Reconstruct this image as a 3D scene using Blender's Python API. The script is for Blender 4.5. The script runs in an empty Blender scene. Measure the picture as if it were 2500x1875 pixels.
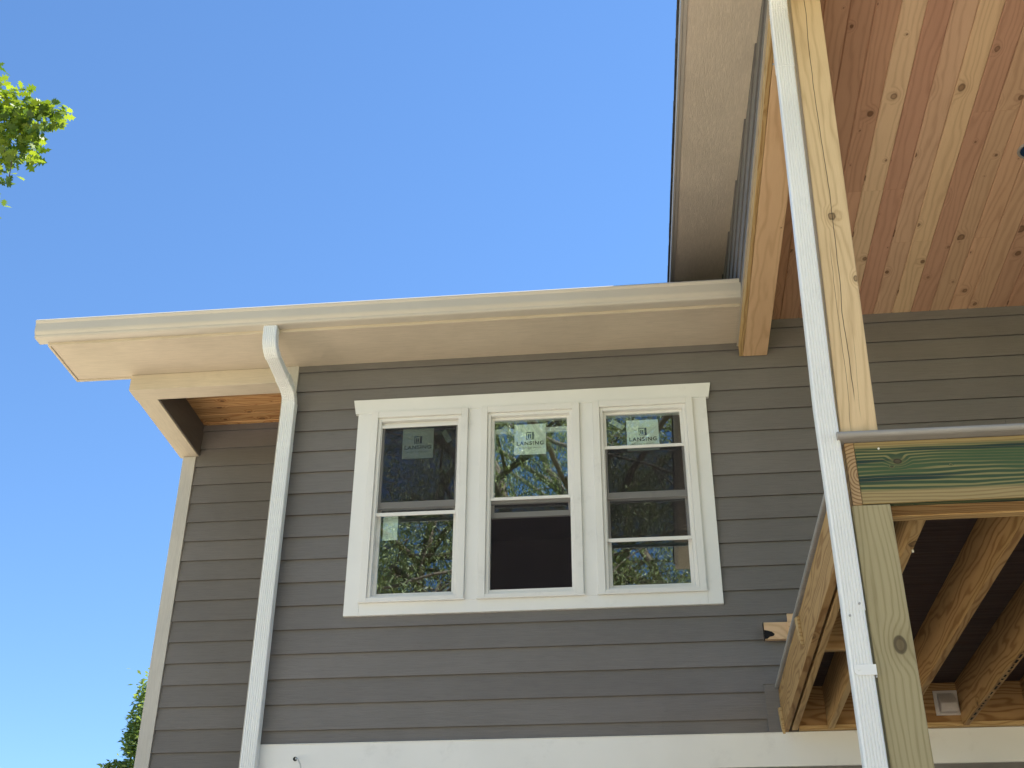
import bpy, bmesh, math, random
from mathutils import Matrix, Vector
import numpy as np
R = math.radians
scene = bpy.context.scene
col = scene.collection
random.seed(7)

# ------------------------------------------------------------------ camera
cam_d = bpy.data.cameras.new('camera'); cam = bpy.data.objects.new('camera', cam_d); col.objects.link(cam)
pitch, yaw, roll = R(30.618), R(-6.4195), R(0.3076)
fwd = Vector((math.sin(yaw)*math.cos(pitch), math.cos(yaw)*math.cos(pitch), math.sin(pitch)))
rt = Vector((math.cos(yaw), -math.sin(yaw), 0)); up = rt.cross(fwd)
r2 = rt*math.cos(roll) + up*math.sin(roll); u2 = -rt*math.sin(roll) + up*math.cos(roll)
cam.matrix_world = Matrix(((r2.x, u2.x, -fwd.x, 0), (r2.y, u2.y, -fwd.y, 0), (r2.z, u2.z, -fwd.z, 0), (0, 0, 0, 1)))
cam_d.sensor_width = 36; cam_d.lens = 36*2976.5/2500; cam_d.clip_start = .05; cam_d.clip_end = 2000
scene.camera = cam

# ------------------------------------------------------------------ sky, sun, exposure
SUN = Vector((0.48, 0.34, 0.86)).normalized()
el = math.asin(SUN.z); az = math.atan2(SUN.x, SUN.y)
world = bpy.data.worlds.new('World'); scene.world = world; world.use_nodes = True
wn = world.node_tree; wn.nodes.clear()
wo = wn.nodes.new('ShaderNodeOutputWorld'); bg = wn.nodes.new('ShaderNodeBackground')
sk = wn.nodes.new('ShaderNodeTexSky'); sk.sky_type = 'NISHITA'; sk.sun_disc = False
sk.sun_elevation = el; sk.sun_rotation = az; sk.air_density = 1.0; sk.dust_density = 0.0; sk.ozone_density = 5.0; sk.altitude = 200
bg.inputs[1].default_value = 0.068
hs = wn.nodes.new('ShaderNodeHueSaturation'); hs.inputs['Saturation'].default_value = 1.09; wn.links.new(sk.outputs[0], hs.inputs['Color']); wn.links.new(hs.outputs[0], bg.inputs[0]); wn.links.new(bg.outputs[0], wo.inputs[0])
sd = bpy.data.lights.new('sun', 'SUN'); sd.energy = 5.0; sd.angle = R(0.5); sd.color = (1, .95, .87)
so = bpy.data.objects.new('sun', sd); col.objects.link(so)
so.rotation_euler = (-SUN).to_track_quat('-Z', 'Y').to_euler(); so.location = (20, 15, 40)
scene.view_settings.view_transform = 'Standard'; scene.view_settings.look = 'None'
scene.view_settings.exposure = 1.82; scene.view_settings.gamma = 1
scene.view_settings.use_curve_mapping = False

# ------------------------------------------------------------------ node helper
class NT:
    def __init__(s, name):
        s.m = bpy.data.materials.new(name); s.m.use_nodes = True; s.t = s.m.node_tree; s.t.nodes.clear()
        s.out = s.t.nodes.new('ShaderNodeOutputMaterial')
    def n(s, typ, **kw):
        o = s.t.nodes.new('ShaderNode'+typ)
        for k, v in kw.items(): setattr(o, k, v)
        return o
    def l(s, a, b): s.t.links.new(a, b)
    def put(s, sock, v):
        if isinstance(v, (int, float)): sock.default_value = v
        elif isinstance(v, tuple): sock.default_value = v if len(v) != 3 or sock.type == 'VECTOR' else (*v, 1)
        else: s.l(v, sock)
    def math(s, op, a, b=0, c=0):
        o = s.n('Math', operation=op); s.put(o.inputs[0], a); s.put(o.inputs[1], b); s.put(o.inputs[2], c); return o.outputs[0]
    def smooth(s, v, a, b, lo=0., hi=1.):
        o = s.n('MapRange', interpolation_type='SMOOTHSTEP'); s.put(o.inputs[0], v)
        for i, x in enumerate((a, b, lo, hi)): s.put(o.inputs[i+1], x)
        return o.outputs[0]
    def mix(s, f, a, b, mode='MIX'):
        o = s.n('Mix', data_type='RGBA', blend_type=mode); s.put(o.inputs[0], f); s.put(o.inputs[6], a); s.put(o.inputs[7], b); return o.outputs[2]
    def xyz(s, x, y, z=0.):
        o = s.n('CombineXYZ'); s.put(o.inputs[0], x); s.put(o.inputs[1], y); s.put(o.inputs[2], z); return o.outputs[0]
    def sep(s, v):
        o = s.n('SeparateXYZ'); s.l(v, o.inputs[0]); return o.outputs
    def noise(s, v, sc=1., det=2., rough=.5, dist=0.):
        o = s.n('TexNoise'); s.l(v, o.inputs['Vector']); o.inputs['Scale'].default_value = sc
        o.inputs['Detail'].default_value = det; o.inputs['Roughness'].default_value = rough; o.inputs['Distortion'].default_value = dist
        return o.outputs[0]
    def bsdf(s, colr, rough=.6, spec=.3, bump=None, strength=.3, dist=.002, metal=0.):
        b = s.n('BsdfPrincipled'); s.put(b.inputs['Base Color'], colr); s.put(b.inputs['Roughness'], rough)
        b.inputs['Specular IOR Level'].default_value = spec; b.inputs['Metallic'].default_value = metal
        if bump is not None:
            u = s.n('Bump'); u.inputs['Strength'].default_value = strength; u.inputs['Distance'].default_value = dist
            s.l(bump, u.inputs['Height']); s.l(u.outputs[0], b.inputs['Normal'])
        s.l(b.outputs[0], s.out.inputs[0]); return b

def wood(name, light, dark, knotc=(.12, .05, .02), freq=45., amp=1.6, knots=1., kscale=2.6, contrast=.6, rough=.6, stain=None, tint=False, kr=.075, crack=False, manual=()):
    t = NT(name); uv = t.n('UVMap'); uv.uv_map = 'UVMap'; u, v, _ = t.sep(uv.outputs[0])
    low = t.noise(t.xyz(t.math('MULTIPLY', u, .8), t.math('MULTIPLY', v, 5.)), 1., 2.)
    wob = t.noise(t.xyz(t.math('MULTIPLY', u, 3.), t.math('MULTIPLY', v, 9.)), 1., 2.)
    vo = t.n('TexVoronoi', voronoi_dimensions='2D'); vo.inputs['Scale'].default_value = 1.
    wv = t.xyz(t.math('MULTIPLY', u, kscale*.8), t.math('MULTIPLY', v, kscale*1.15))
    wv2 = t.n('VectorMath', operation='ADD'); t.l(wv, wv2.inputs[0])
    nn = t.n('TexNoise'); nn.inputs['Scale'].default_value = 22.; t.l(uv.outputs[0], nn.inputs['Vector'])
    sc = t.n('VectorMath', operation='SCALE'); t.l(nn.outputs[1], sc.inputs[0]); sc.inputs['Scale'].default_value = .05
    t.l(sc.outputs[0], wv2.inputs[1]); t.l(wv2.outputs[0], vo.inputs['Vector'])
    rr, rg, rb = t.sep(vo.outputs['Color']); d = vo.outputs['Distance']
    rad = t.math('MULTIPLY', t.math('ADD', t.math('MULTIPLY', t.math('POWER', rr, 2.), .85), .15), kr)
    on = t.math('LESS_THAN', rg, knots)
    q = t.math('DIVIDE', d, rad)
    if manual:
        mu = t.n('UVMap'); mu.uv_map = 'Across'; ma, mv, _ = t.sep(mu.outputs[0])
        q = t.math('ADD', q, t.math('MULTIPLY', t.math('SUBTRACT', 1., on), 50.)); on = 1.
        wk = t.math('MULTIPLY', t.math('SUBTRACT', nn.outputs[0], .5), .25)
        for (u0, v0, L_, W_, rk) in manual:
            du = t.math('MULTIPLY', t.math('SUBTRACT', ma, u0), L_*.68); dv = t.math('MULTIPLY', t.math('SUBTRACT', mv, v0), W_)
            dd = t.math('SQRT', t.math('ADD', t.math('MULTIPLY', du, du), t.math('MULTIPLY', dv, dv)))
            q = t.math('MINIMUM', q, t.math('ADD', t.math('DIVIDE', dd, rk), wk))
    core = t.math('MULTIPLY', t.smooth(q, 1.0, .75), on)
    ringk = t.math('MULTIPLY', t.math('MULTIPLY', t.smooth(q, 1.35, 1.05), t.smooth(q, .55, .95)), on)
    halo = t.math('MULTIPLY', t.smooth(q, 4.5, .8), on)
    ph = t.math('ADD', t.math('MULTIPLY', v, freq), t.math('MULTIPLY', low, amp*5))
    ph = t.math('ADD', ph, t.math('MULTIPLY', wob, amp*.8)); ph = t.math('ADD', ph, t.math('MULTIPLY', halo, 1.6))
    s1 = t.math('MULTIPLY_ADD', t.math('SINE', t.math('MULTIPLY', ph, 6.283)), .5, .5)
    ring = t.math('POWER', s1, 2.6)
    fine = t.noise(t.xyz(t.math('MULTIPLY', u, 7.), t.math('MULTIPLY', v, 260.)), 1., 3., .65)
    blot = t.noise(t.xyz(t.math('MULTIPLY', u, 1.3), t.math('MULTIPLY', v, 7.)), 1., 3.)
    f = t.math('ADD', t.math('MULTIPLY', ring, contrast), t.math('MULTIPLY', t.math('SUBTRACT', fine, .5), .9)); 
    f = t.math('ADD', f, t.math('MULTIPLY', t.math('SUBTRACT', blot, .5), .7)); f = t.math('ADD', f, t.math('MULTIPLY', halo, .18))
    f = t.smooth(f, -.25, 1.05)
    c = t.mix(f, light, dark)
    if stain:
        sm = t.noise(t.xyz(t.math('MULTIPLY', u, 2.2), t.math('MULTIPLY', v, 16.)), 1., 3.)
        uv2 = t.n('UVMap'); uv2.uv_map = 'Across'; _, av, _ = t.sep(uv2.outputs[0])
        band = t.math('MULTIPLY', t.smooth(av, .14, .24), t.smooth(av, .97, .86))
        wet = t.smooth(t.math('ADD', t.math('MULTIPLY', sm, 1.3), t.math('MULTIPLY', band, .75)), .78, 1.05)
        wet = t.math('MULTIPLY', wet, band)
        gc = t.mix(t.smooth(s1, .35, .95), stain[0], stain[1])
        gc = t.mix(t.smooth(blot, .5, .7), gc, stain[2])
        gc = t.mix(t.smooth(t.noise(t.xyz(t.math('MULTIPLY', u, .9), t.math('MULTIPLY', v, 22.)), 1., 2.), .52, .60), gc, stain[3])
        c = t.mix(t.math('MULTIPLY', wet, t.smooth(s1, .995, .93, .35, .97)), c, gc)
    if tint:
        at = t.n('Attribute'); at.attribute_name = 'tint'; c = t.mix(1., c, at.outputs[0], 'MULTIPLY')
    c = t.mix(t.math('MULTIPLY', t.math('MULTIPLY', t.smooth(q, 3.2, .9), on), .22), c, dark); c = t.mix(t.math('MULTIPLY', core, t.math('MULTIPLY_ADD', rb, .1, .72) if manual else t.math('MULTIPLY_ADD', rb, .45, .38)), c, knotc); c = t.mix(t.math('MULTIPLY', ringk, t.math('MULTIPLY_ADD', rr, .1, .7) if manual else t.math('MULTIPLY_ADD', rr, .5, .2)), c, (knotc[0]*.4, knotc[1]*.4, knotc[2]*.4))
    bh = t.math('ADD', t.math('MULTIPLY', fine, .6), t.math('MULTIPLY', ring, .35))
    if crack:
        ck = t.n('UVMap'); ck.uv_map = 'Across'; ca, cv, _ = t.sep(ck.outputs[0])
        for (pos, seed, a, b, w) in ((.47, 3.3, .05, .97, .017), (.3, 8.1, .0, .36, .009), (.62, 5.7, .02, .2, .005)):
            wn_ = t.noise(t.xyz(t.math('MULTIPLY', ca, 3.3), seed), 1., 4., .55)
            line = t.math('ABSOLUTE', t.math('SUBTRACT', cv, t.math('ADD', pos-.16, t.math('MULTIPLY', wn_, .32))))
            m = t.math('MULTIPLY', t.smooth(line, w, w*.35), t.math('MULTIPLY', t.smooth(ca, a, a+.03), t.smooth(ca, b, b-.06)))
            c = t.mix(t.math('MULTIPLY', m, .85), c, (.03, .018, .01)); bh = t.math('SUBTRACT', bh, t.math('MULTIPLY', m, 2.))
    t.bsdf(c, rough, .25, bh, .35, .002); return t.m

def paint(name, c, rough=.5, var=.08, grain=None, spec=.3, dirt=.0, gs=.5):
    """painted board or metal; grain = axis of embossed cedar grain"""
    t = NT(name); tc = t.n('TexCoord'); geo = t.n('NewGeometry'); P = geo.outputs['Position']; x, y, z = t.sep(P)
    b = t.noise(P, 1.7, 4.); cc = t.mix(t.smooth(b, .3, .7), tuple(k*(1-var) for k in c), tuple(min(1, k*(1+var)) for k in c))
    if dirt:
        d2 = t.noise(P, 6., 6., .65); cc = t.mix(t.math('MULTIPLY', t.smooth(d2, .55, .75), dirt), cc, tuple(k*.62 for k in c))
    at = t.n('Attribute'); at.attribute_name = 'tint'; cc = t.mix(1., cc, at.outputs[0], 'MULTIPLY')
    if grain == 'x': gv = t.xyz(t.math('MULTIPLY', x, 5.), t.math('MULTIPLY', t.math('ADD', z, y), 95.), 0)
    elif grain == 'y': gv = t.xyz(t.math('MULTIPLY', x, 90.), t.math('MULTIPLY', y, 5.), t.math('MULTIPLY', z, 40.))
    elif grain == 'z': gv = t.xyz(t.math('MULTIPLY', x, 95.), t.math('MULTIPLY', y, 95.), t.math('MULTIPLY', z, 5.))
    else: gv = None
    if gv is not None:
        g = t.noise(gv, 1., 4., .6, 1.2); g2 = t.math('POWER', t.math('ABSOLUTE', t.math('SUBTRACT', g, .5)), .5)
        cc = t.mix(t.smooth(g, .3, .75), cc, t.mix(.14, cc, (0, 0, 0)))
        t.bsdf(cc, rough, spec, g2, gs, .004)
    else:
        g = t.noise(P, 22., 2.); t.bsdf(cc, rough, spec, g, .06, .001)
    return t.m

M = {}
M['siding'] = paint('siding_paint', (.184, .171, .162), .62, .05, 'x', dirt=.12)
M['siding_y'] = paint('side_siding_paint', (.184, .171, .162), .62, .05, 'y', dirt=.12)
M['taupe'] = paint('taupe_trim_paint', (.150, .137, .125), .6, .05, 'y')
M['beige'] = paint('beige_trim_paint', (.60, .515, .40), .55, .05, 'x', dirt=.12, gs=.3)
M['beige_z'] = paint('beige_corner_paint', (.54, .515, .47), .55, .05, 'z', dirt=.15, gs=.25)
M['beige_y'] = paint('beige_side_paint', (.60, .515, .40), .55, .05, 'y', dirt=.12, gs=.5)
M['soffit_grain'] = paint('grained_soffit_paint', (.70, .60, .475), .6, .05, 'y', dirt=.06, gs=.6)
M['gutter'] = paint('gutter_enamel', (.53, .485, .41), .32, .03, None, .5, dirt=.1)
M['white'] = paint('white_trim_paint', (.77, .765, .745), .5, .03, None, dirt=.22)
M['vinyl'] = paint('white_window_vinyl', (.77, .755, .725), .35, .03, None, .4, dirt=.32)
M['pipe'] = paint('white_downspout_enamel', (.78, .79, .78), .33, .03, None, .5, dirt=.2)
M['shingle'] = paint('dark_shingles', (.085, .083, .082), .9, .3, None, .1)
M['edge_trim'] = paint('grey_deck_edging', (.33, .32, .305), .5, .08, 'x', dirt=.2)
M['drip'] = paint('drip_edge_enamel', (.46, .42, .36), .4, .03, None, .4)
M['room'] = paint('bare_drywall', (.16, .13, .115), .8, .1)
M['pine'] = wood('pine_ceiling_boards', (.59, .41, .285), (.40, .255, .17), knots=.78, kscale=3.5, freq=22, amp=1.1, contrast=.42, tint=True, kr=.105)
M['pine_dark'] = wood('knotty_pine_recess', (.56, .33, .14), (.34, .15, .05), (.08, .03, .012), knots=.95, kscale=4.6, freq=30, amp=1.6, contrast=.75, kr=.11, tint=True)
M['beam'] = wood('pine_beam_wrap', (.72, .49, .29), (.54, .335, .18), knots=.75, kscale=2.6, freq=16, amp=1.2, contrast=.5, kr=.075)
M['post'] = wood('dry_treated_pine', (.68, .51, .30), (.44, .30, .155), (.24, .15, .075), knots=.35, kscale=2.0, freq=24, amp=1.3, contrast=.42, kr=.05, crack=True, manual=((.91, .94, 2.66, .152, .011), (.275, .95, 2.66, .152, .009)))
M['wet_post'] = wood('greenish_treated_pine', (.37, .315, .18), (.225, .18, .088), (.085, .055, .026), knots=.0, kscale=1.7, freq=44, amp=1.1, contrast=.5, kr=.075, manual=((.8406, .665, 3.66, .153, .0205), (.44, .3, 3.66, .153, .015)))
M['lumber'] = wood('brown_treated_lumber', (.44, .275, .115), (.26, .14, .05), (.09, .045, .018), knots=.4, kscale=2.0, freq=26, amp=2.2, contrast=1.0, kr=.05)
M['lumber_lt'] = wood('light_treated_lumber', (.54, .37, .17), (.34, .20, .075), (.1, .05, .02), knots=.3, kscale=2.0, freq=30, amp=1.8, contrast=.7, kr=.05)
M['green'] = wood('green_stained_lumber', (.32, .245, .115), (.22, .155, .065), (.07, .05, .03), knots=.5, kscale=3.2, freq=60, amp=1.25, contrast=.9, kr=.04, manual=((.0155, .66, 10.6, .278, .010), (.075, .35, 10.6, .278, .012)),
                  stain=((.032, .062, .032), (.22, .21, .085), (.045, .085, .036), (.010, .034, .028)))
def end_grain():
    t = NT('end_grain'); uv = t.n('UVMap'); uv.uv_map = 'UVMap'; u, v, _ = t.sep(uv.outputs[0])
    n = t.noise(uv.outputs[0], 25., 3.)
    dx = t.math('SUBTRACT', u, .045); dz = t.math('MULTIPLY', t.math('SUBTRACT', v, .13), .75)
    d = t.math('SQRT', t.math('ADD', t.math('MULTIPLY', dx, dx), t.math('MULTIPLY', dz, dz)))
    s = t.math('SINE', t.math('ADD', t.math('MULTIPLY', d, 520.), t.math('MULTIPLY', n, 5.)))
    c = t.mix(t.smooth(s, -.2, 1.), (.40, .27, .145), (.22, .13, .06)); t.bsdf(c, .75, .2, s, .3, .001); return t.m
M['end'] = end_grain()
def decking():
    t = NT('dark_composite_decking'); geo = t.n('NewGeometry'); x, y, z = t.sep(geo.outputs['Position'])
    g = t.noise(t.xyz(t.math('MULTIPLY', x, 1.2), t.math('MULTIPLY', y, 90.)), 1., 3.)
    rib = t.math('SINE', t.math('MULTIPLY', y, 480.))
    c = t.mix(t.smooth(g, .35, .7), (.058, .038, .033), (.105, .073, .062)); t.bsdf(c, .6, .3, t.math('ADD', rib, g), .7, .004); return t.m
M['deck'] = decking()
def plain(name, c, rough=.5, spec=.3, metal=0.):
    t = NT(name); geo = t.n('NewGeometry'); n = t.noise(geo.outputs['Position'], 30., 3.)
    t.bsdf(t.mix(n, tuple(k*.88 for k in c), tuple(min(1, k*1.1) for k in c)), rough, spec, n, .1, .001, metal); return t.m
M['black'] = plain('hole_black', (.01, .01, .01), .7)
M['tar'] = plain('black_tar_paper', (.008, .008, .009), .8)
M['ink_blue'] = plain('blue_ink', (.010, .045, .14)); M['ink'] = plain('dark_ink', (.035, .045, .05))
M['steel'] = plain('galvanised_steel', (.45, .45, .44), .4, .5, .8)
M['cable'] = plain('grey_cable_sheath', (.55, .56, .55), .45)
M['box_white'] = plain('white_vent_plastic', (.62, .585, .53), .45)
M['blue_plastic'] = plain('navy_plastic', (.008, .03, .08), .4); M['grey_plastic'] = plain('grey_fixture_rim', (.28, .26, .24), .4)
M['paper'] = plain('white_fastener', (.75, .75, .7))
def glass():
    t = NT('window_glass'); fr = t.n('LayerWeight'); fr.inputs[0].default_value = .5; fz = t.math('MULTIPLY_ADD', t.math('POWER', fr.outputs['Facing'], 5.), .84, .16)
    tr = t.n('BsdfTransparent'); tr.inputs[0].default_value = (.90, .95, .93, 1); gl = t.n('BsdfGlossy'); gl.inputs['Roughness'].default_value = 0.0
    gl.inputs[0].default_value = (.90, .96, 1, 1)
    geo = t.n('NewGeometry'); nz = t.noise(geo.outputs['Position'], 2.6, 1.); bu = t.n('Bump'); bu.inputs['Strength'].default_value = .035; bu.inputs['Distance'].default_value = .02
    t.l(nz, bu.inputs['Height']); t.l(bu.outputs[0], gl.inputs['Normal'])
    mx = t.n('MixShader'); t.l(fz, mx.inputs[0]); t.l(tr.outputs[0], mx.inputs[1]); t.l(gl.outputs[0], mx.inputs[2]); t.l(mx.outputs[0], t.out.inputs[0]); return t.m
M['glass'] = glass()
def veil(name, c, a):
    t = NT(name); tr = t.n('BsdfTransparent'); df = t.n('BsdfDiffuse'); df.inputs[0].default_value = (*c, 1)
    mx = t.n('MixShader'); mx.inputs[0].default_value = a; t.l(tr.outputs[0], mx.inputs[1]); t.l(df.outputs[0], mx.inputs[2]); t.l(mx.outputs[0], t.out.inputs[0]); return t.m
M['screen'] = veil('dark_insect_mesh', (.035, .030, .034), .52)
M['film'] = veil('translucent_sticker_film', (.88, .90, .84), .93)
M['tape'] = veil('translucent_label_tape', (.55, .58, .52), .7)
def leaf(name, a, b, trans):
    t = NT(name); at = t.n('Attribute'); at.attribute_name = 'tint'; r, g, bl = t.sep(at.outputs[0])
    c = t.mix(r, a, b); df = t.n('BsdfPrincipled'); t.l(c, df.inputs['Base Color']); df.inputs['Roughness'].default_value = .45; df.inputs['Specular IOR Level'].default_value = .4
    tl = t.n('BsdfTranslucent'); t.l(t.mix(1., c, (1.05, 1.0, .4), 'MULTIPLY'), tl.inputs[0])
    mx = t.n('MixShader'); mx.inputs[0].default_value = trans; t.l(df.outputs[0], mx.inputs[1]); t.l(tl.outputs[0], mx.inputs[2]); t.l(mx.outputs[0], t.out.inputs[0]); return t.m
M['oak_leaf'] = leaf('oak_leaf', (.05, .11, .02), (.26, .35, .04), .45)
M['maple_leaf'] = leaf('far_leaf', (.10, .17, .05), (.30, .38, .14), .4)
M['willow_leaf'] = leaf('narrow_leaf', (.11, .15, .07), (.42, .47, .25), .35)
def bark():
    t = NT('grey_bark'); geo = t.n('NewGeometry'); x, y, z = t.sep(geo.outputs['Position'])
    n = t.noise(t.xyz(t.math('MULTIPLY', x, 20.), t.math('MULTIPLY', y, 20.), t.math('MULTIPLY', z, 4.)), 1., 5., .6)
    t.bsdf(t.mix(n, (.08, .06, .045), (.24, .20, .16)), .9, .1, n, .8, .02); return t.m
M['bark'] = bark()
def ground():
    t = NT('dry_building_site_soil'); geo = t.n('NewGeometry'); P = geo.outputs['Position']; x, y, z = t.sep(P)
    n = t.noise(P, .35, 5.); n2 = t.noise(P, 9., 5., .7)
    soil = t.mix(t.smooth(n2, .3, .7), (.56, .475, .37), (.70, .61, .49)); grass = t.mix(n2, (.05, .09, .02), (.13, .19, .05))
    d = t.math('SQRT', t.math('ADD', t.math('MULTIPLY', x, x), t.math('MULTIPLY', t.math('SUBTRACT', y, 2.), t.math('SUBTRACT', y, 2.))))
    f = t.smooth(t.math('ADD', d, t.math('MULTIPLY', n, 14.)), 24., 32.)
    bounce_cut = t.math('MULTIPLY', t.smooth(t.math('ADD', y, t.math('MULTIPLY', n, 3.)), -5., -2.), t.smooth(t.math('ADD', x, t.math('MULTIPLY', n, 2.)), 1., 4.))  # soil darkened out of view, added to weaken bounce light around the deck
    soil = t.mix(bounce_cut, soil, t.mix(n2, (.20, .15, .10), (.30, .23, .165)))
    t.bsdf(t.mix(f, soil, grass), .95, .1, n2, .8, .03); return t.m
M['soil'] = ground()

# ------------------------------------------------------------------ objects
org = {}
def thing(name, loc, label, cat, group=None):
    o = bpy.data.objects.new(name, None); col.objects.link(o); o.location = loc; o.empty_display_size = .2
    o['label'] = label; o['category'] = cat
    if group: o['group'] = group
    org[o] = Vector(loc); return o
class Mesh:
    def __init__(s): s.v = []; s.f = []; s.uv = []; s.ac = []; s.mi = []; s.tint = []; s.sm = []
    def face(s, pts, uv=None, mi=0, tint=(1, 1, 1), ac=None, smooth=False):
        i = len(s.v); s.v += [tuple(p) for p in pts]; s.f.append(tuple(range(i, i+len(pts))))
        s.uv.append(uv or [(p[0], p[2]) for p in pts]); s.ac.append(ac or [(0, .5)]*len(pts)); s.mi.append(mi); s.tint.append(tint); s.sm.append(smooth)
    def box(s, x0, x1, y0, y1, z0, z1, g=None, mi=0, tint=(1, 1, 1), shift=None, ang=None):
        lo, hi = (x0, y0, z0), (x1, y1, z1); size = [hi[k]-lo[k] for k in range(3)]
        if g is None: g = size.index(max(size))
        ou, ovv = random.uniform(0, 90), random.uniform(0, 90)
        for ax in range(3):
            for sgn in (0, 1):
                b, c = [k for k in range(3) if k != ax]
                quad = []
                for (p, q) in ((0, 0), (1, 0), (1, 1), (0, 1)):
                    w = [0, 0, 0]; w[ax] = (lo, hi)[sgn][ax]; w[b] = (lo, hi)[p][b]; w[c] = (lo, hi)[q][c]; quad.append(w)
                flip = (sgn == 0) ^ (ax == 1)
                if flip: quad.reverse()
                if ax == g: u_, v_ = b, c; uo = ou+3
                else: u_ = g; v_ = [k for k in range(3) if k not in (ax, g)][0]; uo = ou
                off = ovv + ax*.37 + sgn*.61
                uv = [(w[u_]+uo, w[v_]+off) for w in quad]
                ac = [((w[u_]-lo[u_])/max(size[u_], 1e-6), (w[v_]-lo[v_])/max(size[v_], 1e-6)) for w in quad]
                if shift: quad = [shift(w) for w in quad]
                s.face(quad, uv, mi, tint, ac)
        return s
    def prism(s, prof, axis, a0, a1, caps=True, mi=0, tint=(1, 1, 1), closed=True, grain=True):
        """prof: list of 2-D points (the other two axes in order), extruded along axis"""
        oth = [k for k in range(3) if k != axis]; ou, ov = random.uniform(0, 90), random.uniform(0, 90)
        def P(p, a):
            w = [0, 0, 0]; w[axis] = a; w[oth[0]] = p[0]; w[oth[1]] = p[1]; return tuple(w)
        n = len(prof); area = sum(prof[i][0]*prof[(i+1) % n][1]-prof[(i+1) % n][0]*prof[i][1] for i in range(n))
        fl = (area > 0) ^ (axis == 1); acc = 0
        for i in range(n if closed else n-1):
            p, q = prof[i], prof[(i+1) % n]; L = math.dist(p, q)
            quad = [P(p, a0), P(q, a0), P(q, a1), P(p, a1)]; uv = [(a0+ou, acc+ov), (a0+ou, acc+L+ov), (a1+ou, acc+L+ov), (a1+ou, acc+ov)]
            if not fl: quad.reverse(); uv.reverse()
            s.face(quad, uv, mi, tint); acc += L
        if caps:
            for a, rv in ((a0, fl), (a1, not fl)):
                pts = [P(p, a) for p in prof]; uv = [(p[0]+ou, p[1]+ov) for p in prof]
                if rv: pts.reverse(); uv.reverse()
                s.face(pts, uv, mi, tint)
        return s
    def sweep(s, prof, path, xdir=(1, 0, 0), mi=0, scale=None, smooth=False, cap=True):
        """prof (u,v): u along xdir, v along the path's normal"""
        X0 = Vector(xdir).normalized(); rings = []; n = len(path)
        for i, p in enumerate(path):
            p = Vector(p); a = Vector(path[max(i-1, 0)]); b = Vector(path[min(i+1, n-1)])
            T = (b-a).normalized(); X = (X0-T*X0.dot(T)).normalized(); N = T.cross(X)
            k = scale[i] if scale else 1.
            rings.append([p+X*(q[0]*k)+N*(q[1]*k) for q in prof])
        m = len(prof)
        for i in range(n-1):
            for j in range(m):
                k = (j+1) % m; s.face([rings[i][j], rings[i][k], rings[i+1][k], rings[i+1][j]], None, mi, smooth=smooth)
        if cap: s.face(list(reversed(rings[0])), None, mi); s.face(rings[-1], None, mi)
        return s
    def tube(s, path, r0, r1=None, k=8, mi=0):
        r1 = r0 if r1 is None else r1; n = len(path)
        prof = [(math.cos(2*math.pi*j/k), math.sin(2*math.pi*j/k)) for j in range(k)]
        T = (Vector(path[-1])-Vector(path[0])).normalized(); xd = (0, 1, 0) if abs(T.x) > .8 else (1, 0, 0)
        return s.sweep(prof, path, xd, mi, [r0+(r1-r0)*i/(n-1) for i in range(n)], True)
    def build(s, name, mats, parent=None, bevel=0., world0=False):
        me = bpy.data.meshes.new(name); V = np.array(s.v)
        c = V.min(0)*.5+V.max(0)*.5
        me.from_pydata([tuple(v) for v in (V-c)], [], s.f)
        uvl = me.uv_layers.new(name='UVMap'); al = me.uv_layers.new(name='Across')
        uvl.data.foreach_set('uv', [k for f in s.uv for p in f for k in p]); al.data.foreach_set('uv', [k for f in s.ac for p in f for k in p])
        ca = me.color_attributes.new('tint', 'FLOAT_COLOR', 'CORNER')
        ca.data.foreach_set('color', [k for f, t in zip(s.f, s.tint) for _ in f for k in (*t, 1)])
        if not isinstance(mats, (list, tuple)): mats = [mats]
        for m in mats: me.materials.append(M[m])
        me.polygons.foreach_set('material_index', s.mi); me.polygons.foreach_set('use_smooth', s.sm); me.update()
        if True:
            bm = bmesh.new(); bm.from_mesh(me); bmesh.ops.remove_doubles(bm, verts=bm.verts, dist=1e-5)
            if len(s.f) < 4000: bmesh.ops.recalc_face_normals(bm, faces=bm.faces)
            bm.to_mesh(me); bm.free()
        o = bpy.data.objects.new(name, me); col.objects.link(o); c = Vector(c)
        if parent: o.parent = parent; o.location = c-org[parent]
        else: o.location = c
        org[o] = c
        if bevel:
            b = o.modifiers.new('bevel', 'BEVEL'); b.width = bevel; b.segments = 2; b.limit_method = 'ANGLE'; b.angle_limit = R(40)
        return o
def board(name, mat, parent, x0, x1, y0, y1, z0, z1, g=None, bevel=.003, **kw):
    return Mesh().box(x0, x1, y0, y1, z0, z1, g, **kw).build(name, mat, parent, bevel)
def tag(o, label=None, cat=None, group=None, kind=None):
    for k, v in (('label', label), ('category', cat), ('group', group), ('kind', kind)):
        if v: o[k] = v
    return o

G = -1.62            # ground level (camera height is zero)
WY = 8.12            # main wall
# ground
g_ = Mesh(); g_.face([(-900, -900, G), (900, -900, G), (900, 900, G), (-900, 900, G)]); tag(g_.build('ground', 'soil'), kind='structure', label='dry tan soil of the yard with grass beyond', cat='ground')

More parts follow.
